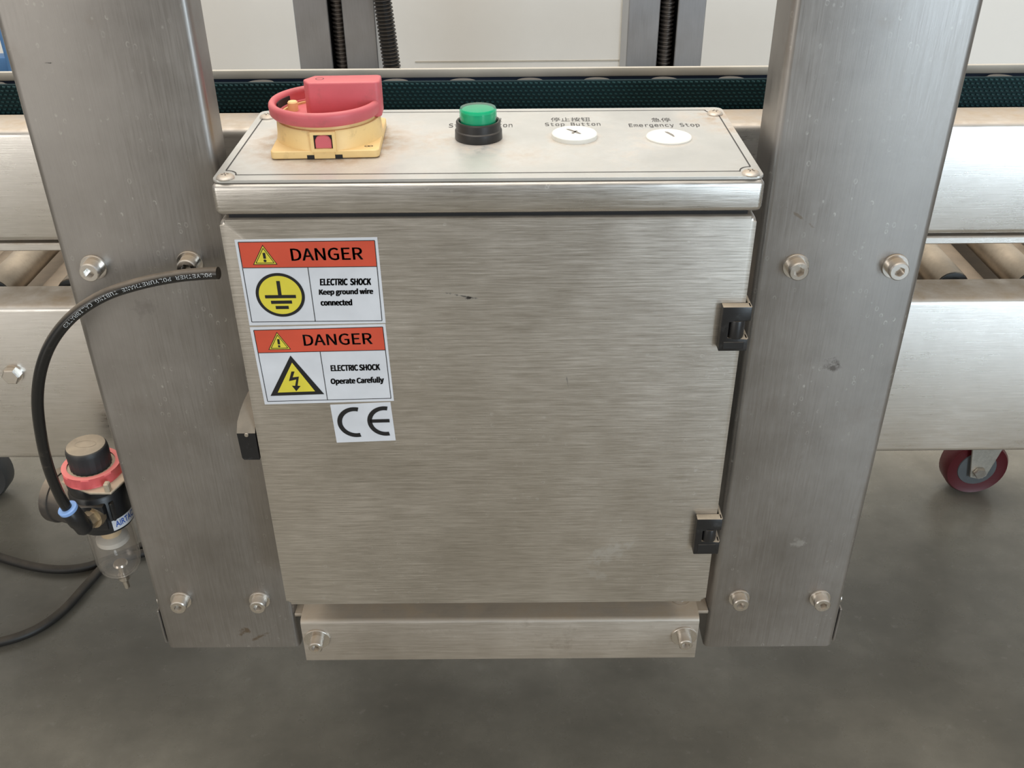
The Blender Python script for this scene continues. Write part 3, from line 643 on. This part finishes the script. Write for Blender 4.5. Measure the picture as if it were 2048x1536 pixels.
# lower sticker: operate carefully
s2 = sheet([(244, 660), (1077, 640), (1130, 1111), (337, 1133)], 'white and orange danger sticker with lightning triangle')
quad('header_band', 'orange', [(268, 678), (1061, 657), (1076, 799), (298, 817)], 1, s2, 'orange band')
b = new(); lines(b, [((268, 678), (1061, 657)), ((1061, 657), (1112, 1096)), ((1112, 1096), (354, 1115)), ((354, 1115), (268, 678)), ((298, 817), (1076, 799)), ((676, 809), (722, 1106))], LW)
tri(b, [(410, 688), (498, 795), (359, 798)], 2, 1.0); tri(b, [(494, 833), (702, 1070), (372, 1081)], 2, 1.0)
text(b, 'DANGER', K(578, 774, 2), K(1000, 763, 2), K(567, 704, 2), .006, CJK)
text(b, 'ELECTRIC SHOCK', K(743, 930, 2), K(1046, 923, 2), K(739, 892, 2), .024, CJK); text(b, 'Operate Carefully', K(743, 1018, 2), K(1070, 1008, 2), K(739, 972, 2), .024, CJK)
obj('lettering', b, 'ink', s2, 'black danger lettering', 0)
b = new(); tri(b, [(410, 688), (498, 795), (359, 798)], 3, .90); tri(b, [(499, 846), (676, 1066), (390, 1076)], 3, .80); obj('symbol_fill', b, 'sign_yellow', s2, 'yellow symbol grounds', 0)
b = new(); G = [K(*q, 4) for q in [(410, 688), (498, 795), (359, 798)]]; g = sum(G, Vector()) / 3; I = [g + (v - g) * .74 for v in G]
for i in range(3): strip(b, I[i], I[(i + 1) % 3], .0004, ND)
strip(b, K(419, 732, 4), K(424, 764, 4), .0015, ND); ring_flat(b, K(425, 776, 4), (1, 0, 0), (0, 0, 1), .00001, .0008, 0, 360, 12)
poly(b, [K(*q, 4) for q in ((500, 931), (519, 931), (508, 967), (546, 962), (538, 1018), (557, 1020), (530, 1052), (503, 1018), (523, 1019), (530, 980), (485, 990))]); obj('warning_mark', b, 'ink', s2, smooth=0)
# conformity mark
s3 = sheet([(738, 1136), (1108, 1119), (1141, 1354), (779, 1368)], 'small white conformity mark sticker')
b = new(); cc_ = K(894, 1243, 2); R = (K(920, 1152, 2) - K(922, 1335, 2)).length / 2; ring_flat(b, cc_, (1, 0, 0), (0, 0, 1), R * .74, R, 76, 284, 48)
ce = K(1076, 1236, 2); R2 = (K(1098, 1146, 2) - K(1102, 1326, 2)).length / 2; ring_flat(b, ce, (1, 0, 0), (0, 0, 1), R2 * .74, R2, 78, 282, 48)
strip(b, K(983, 1236, 2), K(1103, 1233, 2), R * .22, ND); obj('lettering', b, 'ink', s3, 'black letters C and E', 0)

# ================================================================== AIR REGULATOR left of the column
FX, FY = -.3165, .076
frl = thing('air_regulator', 'black compressed air filter regulator with clear bowl beside the left column', 'regulator', (FX, FY, -.33))
def lz(prof, n=40, caps=True): b = new(); lathe(b, prof, (FX, FY, 0), (0, 0, 1), n, caps, caps); bmesh.ops.remove_doubles(b, verts=b.verts[:], dist=1e-6); return b
b = new(); n = 48; rings = []
for r, z, k in ((.0150, -.2585, 1), (.0154, -.2439, 1), (.0153, -.2412, 0), (.0143, -.2394, 0), (.0125, -.2386, 0)):
    rings.append([b.verts.new((FX + (r + (.0005 * k if i % 2 else 0)) * math.cos(2 * math.pi * i / n), FY + (r + (.0005 * k if i % 2 else 0)) * math.sin(2 * math.pi * i / n), z)) for i in range(n)])
for A, B in zip(rings, rings[1:]):
    for i in range(n): b.faces.new((A[i], A[(i + 1) % n], B[(i + 1) % n], B[i]))
b.faces.new(rings[-1]); b.faces.new(rings[0][::-1]); kn = obj('adjusting_knob', b, 'knob', frl, 'ribbed black knob with a dusty top', 25)
b = new(); ring_flat(b, (FX, FY, -.2385), (1, 0, 0), (0, .55, 0), .0078, .0085, 0, 360, 32)
obj('knob_print', b, 'roller', kn, smooth=0)
obj('collar', lz([(.0185, -.2590), (.0185, -.2583), (.0, -.2583)]), 'tan', frl)
b = new(); n = 48; rings = []
for r, z in ((.0190, -.2660), (.0222, -.2660), (.0226, -.2650), (.0226, -.2580), (.0220, -.2570), (.0180, -.2570)):
    rings.append([b.verts.new((FX + (r - (.0011 if (r > .0224 and (i // 3) % 2) else 0)) * math.cos(2 * math.pi * i / n), FY + (r - (.0011 if (r > .0224 and (i // 3) % 2) else 0)) * math.sin(2 * math.pi * i / n), z)) for i in range(n)])
for A, B in zip(rings, rings[1:]):
    for i in range(n): b.faces.new((A[i], A[(i + 1) % n], B[(i + 1) % n], B[i]))
obj('lock_ring', b, 'pink', frl, 'pink notched lock ring', 30)
b = new(); prism(b, [(-.021, -.012), (.006, -.026), (.0225, -.026), (.028, -.010), (.028, .02), (-.012, .02)], (0, 0, .0020), (FX, FY, -.2678), (1, 0, 0), (0, 1, 0), bev=.0005, seg=1)
box(b, FX + .0175, FX + .0215, FY - .0255, FY - .020, -.2665, -.2585, .0008, 1); box(b, FX + .024, FX + .0375, FY - .004, FY + .02, -.2680, -.2664, .0004, 1); obj('mounting_bracket', b, 'tan', frl, 'dusty tan mounting bracket')
b = lz([(.0, -.2678), (.0205, -.2678), (.0215, -.2711), (.0208, -.2769), (.0222, -.2791), (.0222, -.3062), (.0214, -.3124), (.0195, -.3140), (0, -.3140)])
box(b, FX - .012, FX + .012, FY - .0245, FY, -.3053, -.2813, .002, 2); obj('body', b, 'black', frl, 'black cast body')
b = new()
for dx in (.0085, .0150):
    box(b, FX + dx, FX + dx + .0022, FY - .0212 + (dx - .0085) * .35 - .001, FY - .015, -.2991, -.2822, .0006, 1)
obj('body_rib', b, 'black', frl)
obj('bowl', lz([(.0168, -.3140), (.0182, -.3145), (.0178, -.3532), (.0160, -.3629), (.0110, -.3692), (.0040, -.3718), (0, -.3720), (0, -.3702), (.0040, -.3698), (.0100, -.3675), (.0145, -.3618), (.0162, -.3526), (.0164, -.3145), (.0168, -.3140)], 48, False), 'bowl', frl, 'clear plastic bowl', 40)
obj('filter_element', lz([(.0, -.3142), (.0080, -.3142), (.0080, -.3280), (0, -.3280)]), 'filter', frl, 'yellowish filter element')
obj('baffle', lz([(.0, -.3278), (.0085, -.3278), (.0128, -.3308), (.0130, -.3349), (.0115, -.3362), (0, -.3354)]), 'white_part', frl, 'white baffle')
obj('drain_valve', lz([(.0052, -.3601), (.0060, -.3618), (.0030, -.3647), (.0030, -.3718), (.0048, -.3733), (.0048, -.3778), (.0026, -.3805), (.0024, -.3879), (.0016, -.3890), (0, -.3890)], 20), 'bolt', frl, 'small drain spigot')
# pressure gauge seen from behind
ga = Vector((-.93, .32, 0.02)).normalized(); gc = Vector((FX - .008, FY + .006, -.3020))
b = new(); lathe(b, [(.006, 0), (.006, .010), (.0200, .0105), (.0212, .0125), (.0212, .0300), (.0224, .0305), (.0230, .0320), (.0230, .0370), (.0215, .0380), (.0200, .0365), (0, .0365)], gc, ga, 40); obj('pressure_gauge', b, 'gauge', frl, 'dusty round gauge turned away')
# label
b = new(); R = .02235
def cyl(a, z): return Vector((FX + R * math.sin(a), FY - R * math.cos(a), z))
A0, A1, Z0, Z1 = .60, 1.58, -.3102, -.3004
L = [(cyl(A0 + (A1 - A0) * i / 10, Z0), cyl(A0 + (A1 - A0) * i / 10, Z1)) for i in range(11)]; L = [(b.verts.new(p_), b.verts.new(q_)) for p_, q_ in L]
for A, B in zip(L, L[1:]): b.faces.new((A[0], B[0], B[1], A[1]))
lb = obj('name_label', b, 'vinyl', frl, 'white label with blue letters')
V, Fc = text_geo('AIRTAC', .02); x0, x1 = min(v.x for v in V), max(v.x for v in V); y0, y1 = min(v.y for v in V), max(v.y for v in V)
b = new(); R = .0225; vs = [b.verts.new(cyl(A0 + .10 + (A1 - A0 - .15) * (v.x - x0) / (x1 - x0), Z0 + .0026 + .0058 * (v.y - y0) / (y1 - y0))) for v in V]
for q in Fc:
    try: b.faces.new([vs[i] for i in q])
    except ValueError: pass
obj('label_print', b, 'label_blue', lb, smooth=0)
# elbow fitting
port = uy(190, 1032, FY - .0225); eb = uy(164, 1050, FY - .036); et = uy(136, 1018, FY - .040)
b = new(); d = (port - eb).normalized(); lathe(b, [(.0085, .003), (.0088, 0), (.0088, -.003), (.0065, -.0035)], port, d, 24); lathe(b, [(.0070, -.003), (.0070, -.010), (0, -.010)], port, d, 6); obj('brass_nut', b, 'brass', frl, 'brass threaded nut', 30)
b = new(); ax = (et - eb).normalized(); Ln = (et - eb).length
lathe(b, [(0, -.0070), (.0050, -.0065), (.0066, -.004), (.0066, .004), (.0072, .005), (.0072, Ln - .002), (.0069, Ln - .0015)], eb, ax, 28); lathe(b, [(.0058, 0), (.0058, .010)], eb, d, 20); obj('elbow_fitting', b, 'black', frl, 'black push-in elbow')
b = new(); lathe(b, [(.0070, Ln - .0014), (.0073, Ln - .001), (.0073, Ln + .0012), (.0062, Ln + .0020), (.0044, Ln + .0020)], eb, ax, 28); obj('release_ring', b, 'blue_ring', frl, 'pale blue release ring')

# ================================================================== AIR TUBES
def at_y(px_, py_, Y): return uy(px_, py_, Y)
# start inside the elbow, arch over the column front, end in the box's left side
tp = [et + ax * .001, at_y(119, 990, .034), at_y(97, 935, .030), at_y(82, 870, .026), at_y(75, 800, .024), at_y(83, 735, .022), at_y(107, 678, .022), at_y(150, 628, .022), at_y(210, 590, .023), at_y(280, 567, .025), at_y(350, 553, .027), at_y(410, 547, .027), at_y(437, 546, .026)]
path = spline(tp, 14); TR = .0040
at_ = bpy.data.objects
b = new(); sweep(b, path, TR, 18); tube = obj('air_tube', b, 'tube', None, None, 60, loc=tp[-1])
tag(tube, 'black printed air tube arching from the regulator over the left column', 'tube')
# print on the tube: reads from the right end towards the left, letters upside down for the viewer
acc = [0.0]
rp = path[::-1]
for A, B in zip(rp, rp[1:]): acc.append(acc[-1] + (B - A).length)
def on_tube(s, hgt, R):
    s = max(0, min(s, acc[-1] - 1e-5)); i = max(k for k in range(len(acc) - 1) if acc[k] <= s); t = (s - acc[i]) / (acc[i + 1] - acc[i])
    q = rp[i].lerp(rp[i + 1], t); tn = (rp[min(i + 2, len(rp) - 1)] - rp[max(i - 1, 0)]).normalized()
    view = (CAM - q).normalized(); nr = (view - tn * view.dot(tn)).normalized(); bn = nr.cross(tn)   # letters' up
    a = hgt / R; return q + (nr * math.cos(a) + bn * math.sin(a)) * R
b = new(); V, Fc = text_geo('POLYETHER POLYURETHANE TUBING CALIBRATED', -.004, MONO)
x0, x1 = min(v.x for v in V), max(v.x for v in V); y0, y1 = min(v.y for v in V), max(v.y for v in V)
S0, S1 = .0030, .1120
vs = [b.verts.new(on_tube(S0 + (S1 - S0) * (v.x - x0) / (x1 - x0), .0004 + .0026 * ((v.y - y0) / (y1 - y0)) - .0013 + .0008, TR + .00008)) for v in V]
for q in Fc:
    try: b.faces.new([vs[i] for i in q])
    except ValueError: pass
obj('tube_print', b, 'tube_print', tube, 'pale printed lettering', 0)
# hose on the floor behind the regulator
hz = -H + .0066
def fl(px_, py_): return uz(px_, py_, hz)
hp = [fl(-160, 1050), fl(-60, 1092), fl(30, 1124), fl(100, 1138), fl(160, 1136), fl(215, 1120), fl(300, 1085), fl(360, 1050), fl(400, 1040), fl(410, 1060), fl(350, 1090), fl(270, 1110), fl(215, 1128), fl(175, 1168), fl(125, 1222), fl(70, 1260), fl(0, 1284), fl(-90, 1295), fl(-200, 1290)]
hp[10] = hp[10] + Vector((0, 0, .0005))
b = new(); sweep(b, spline(hp, 10), .0064, 14); ho = obj('air_hose', b, 'hose', None, None, 60, loc=hp[4]); tag(ho, 'dusty black air hose looping on the concrete floor at left', 'hose')

# ================================================================== FAR SIDE: lift columns with threaded rods, conduit, blue frame
YF = .84
def far_column(pa, pb, pc, pd, row, label, grp):
    xa, xb, xc, xd = (uy(q, row, YF).x for q in (pa, pb, pc, pd)); z0, z1 = -H + .0, .35
    t = thing('lift_column', label, 'column', ((xa + xd) / 2, YF + .04, -H), grp)
    obj('flange', box(new(), xa, xb, YF, YF + .004, z0 + .01, z1, .001, 1), 'far_steel', t); obj('flange', box(new(), xc, xd, YF, YF + .004, z0 + .01, z1, .001, 1), 'far_steel', t)
    b = new(); box(b, xa, xa + .003, YF + .004, YF + .08, z0 + .01, z1); box(b, xd - .003, xd, YF + .004, YF + .08, z0 + .01, z1); box(b, xa - .02, xd + .02, YF - .01, YF + .09, z0, z0 + .01); obj('channel', b, 'far_steel', t)
    b = new(); box(b, xa + .004, xd - .004, YF + .074, YF + .081, z0 + .01, z1); box(b, xb - .004, xb - .002, YF + .005, YF + .074, z0 + .01, z1); box(b, xc + .002, xc + .004, YF + .005, YF + .074, z0 + .01, z1); obj('slot_shade', b, 'dark', t)  # black faces stand in for the shade inside the slot
    b = new(); xm = (xb + xc) / 2 + .001; pr = []; z = -.35
    while z < .3: pr += [(.0078, z), (.0100, z + .0014), (.0100, z + .0030), (.0078, z + .0044)]; z += .0057
    lathe(b, pr, (xm, YF + .022, 0), (0, 0, 1), 18); obj('threaded_rod', b, 'screwrod', t, 'dark threaded lifting rod', 40)
    return t
far_column(600, 666, 694, 757, 128, 'slotted steel lift column with threaded rod, left one behind the belt', 'lift columns behind the belt')
far_column(1252, 1313, 1348, 1402, 124, 'slotted steel lift column with threaded rod, right one behind the belt', 'lift columns behind the belt')
b = new(); a0, a1 = uy(765, 0, YF - .01), uy(783, 128, YF - .01); dr = (a1 - a0).normalized()
pth = [a0 - dr * .25 + dr * (.0012 * i) for i in range(0, 560)]; pth = [q for q in pth if q.z > -.70]
sweep(b, pth, .0115, 14, lambda i: (.0125, .0125, .0104, .0104)[i % 4]); cd_ = obj('cable_conduit', b, 'black', None, None, 20, loc=pth[-1]); tag(cd_, 'black corrugated cable conduit hanging beside the left lift column', 'conduit')
# blue frame at the far left
yb_ = .95; p0 = uy(14, 110, yb_)
bf = thing('blue_frame', 'blue painted steel frame at the far left edge behind the left column', 'frame', (p0.x - .10, yb_ + .02, -H))
xr = p0.x + .03
obj('post', box(new(), xr - .036, xr, yb_, yb_ + .036, -H, .05, .004, 2), 'blue', bf); obj('post', box(new(), xr - .40, xr - .364, yb_, yb_ + .036, -H, .05, .004, 2), 'blue', bf)
for z in (-.175, .02): obj('rail', box(new(), xr - .368, xr - .032, yb_ + .003, yb_ + .033, z - .018, z + .018, .003, 2), 'blue', bf)
# wall trims
x_ = uy(1247, 60, WY - .006).x; structure('trim_1', box(new(), x_ - .0045, x_ + .0045, WY - .006, WY, -H, 1.8), 'wall_trim')
zt2 = uy(970, 122, WY - .004).z; structure('trim_2', box(new(), uy(830, 122, WY).x, x_ - .0045, WY - .0006, WY, zt2 - .003, zt2), 'wall_trim')
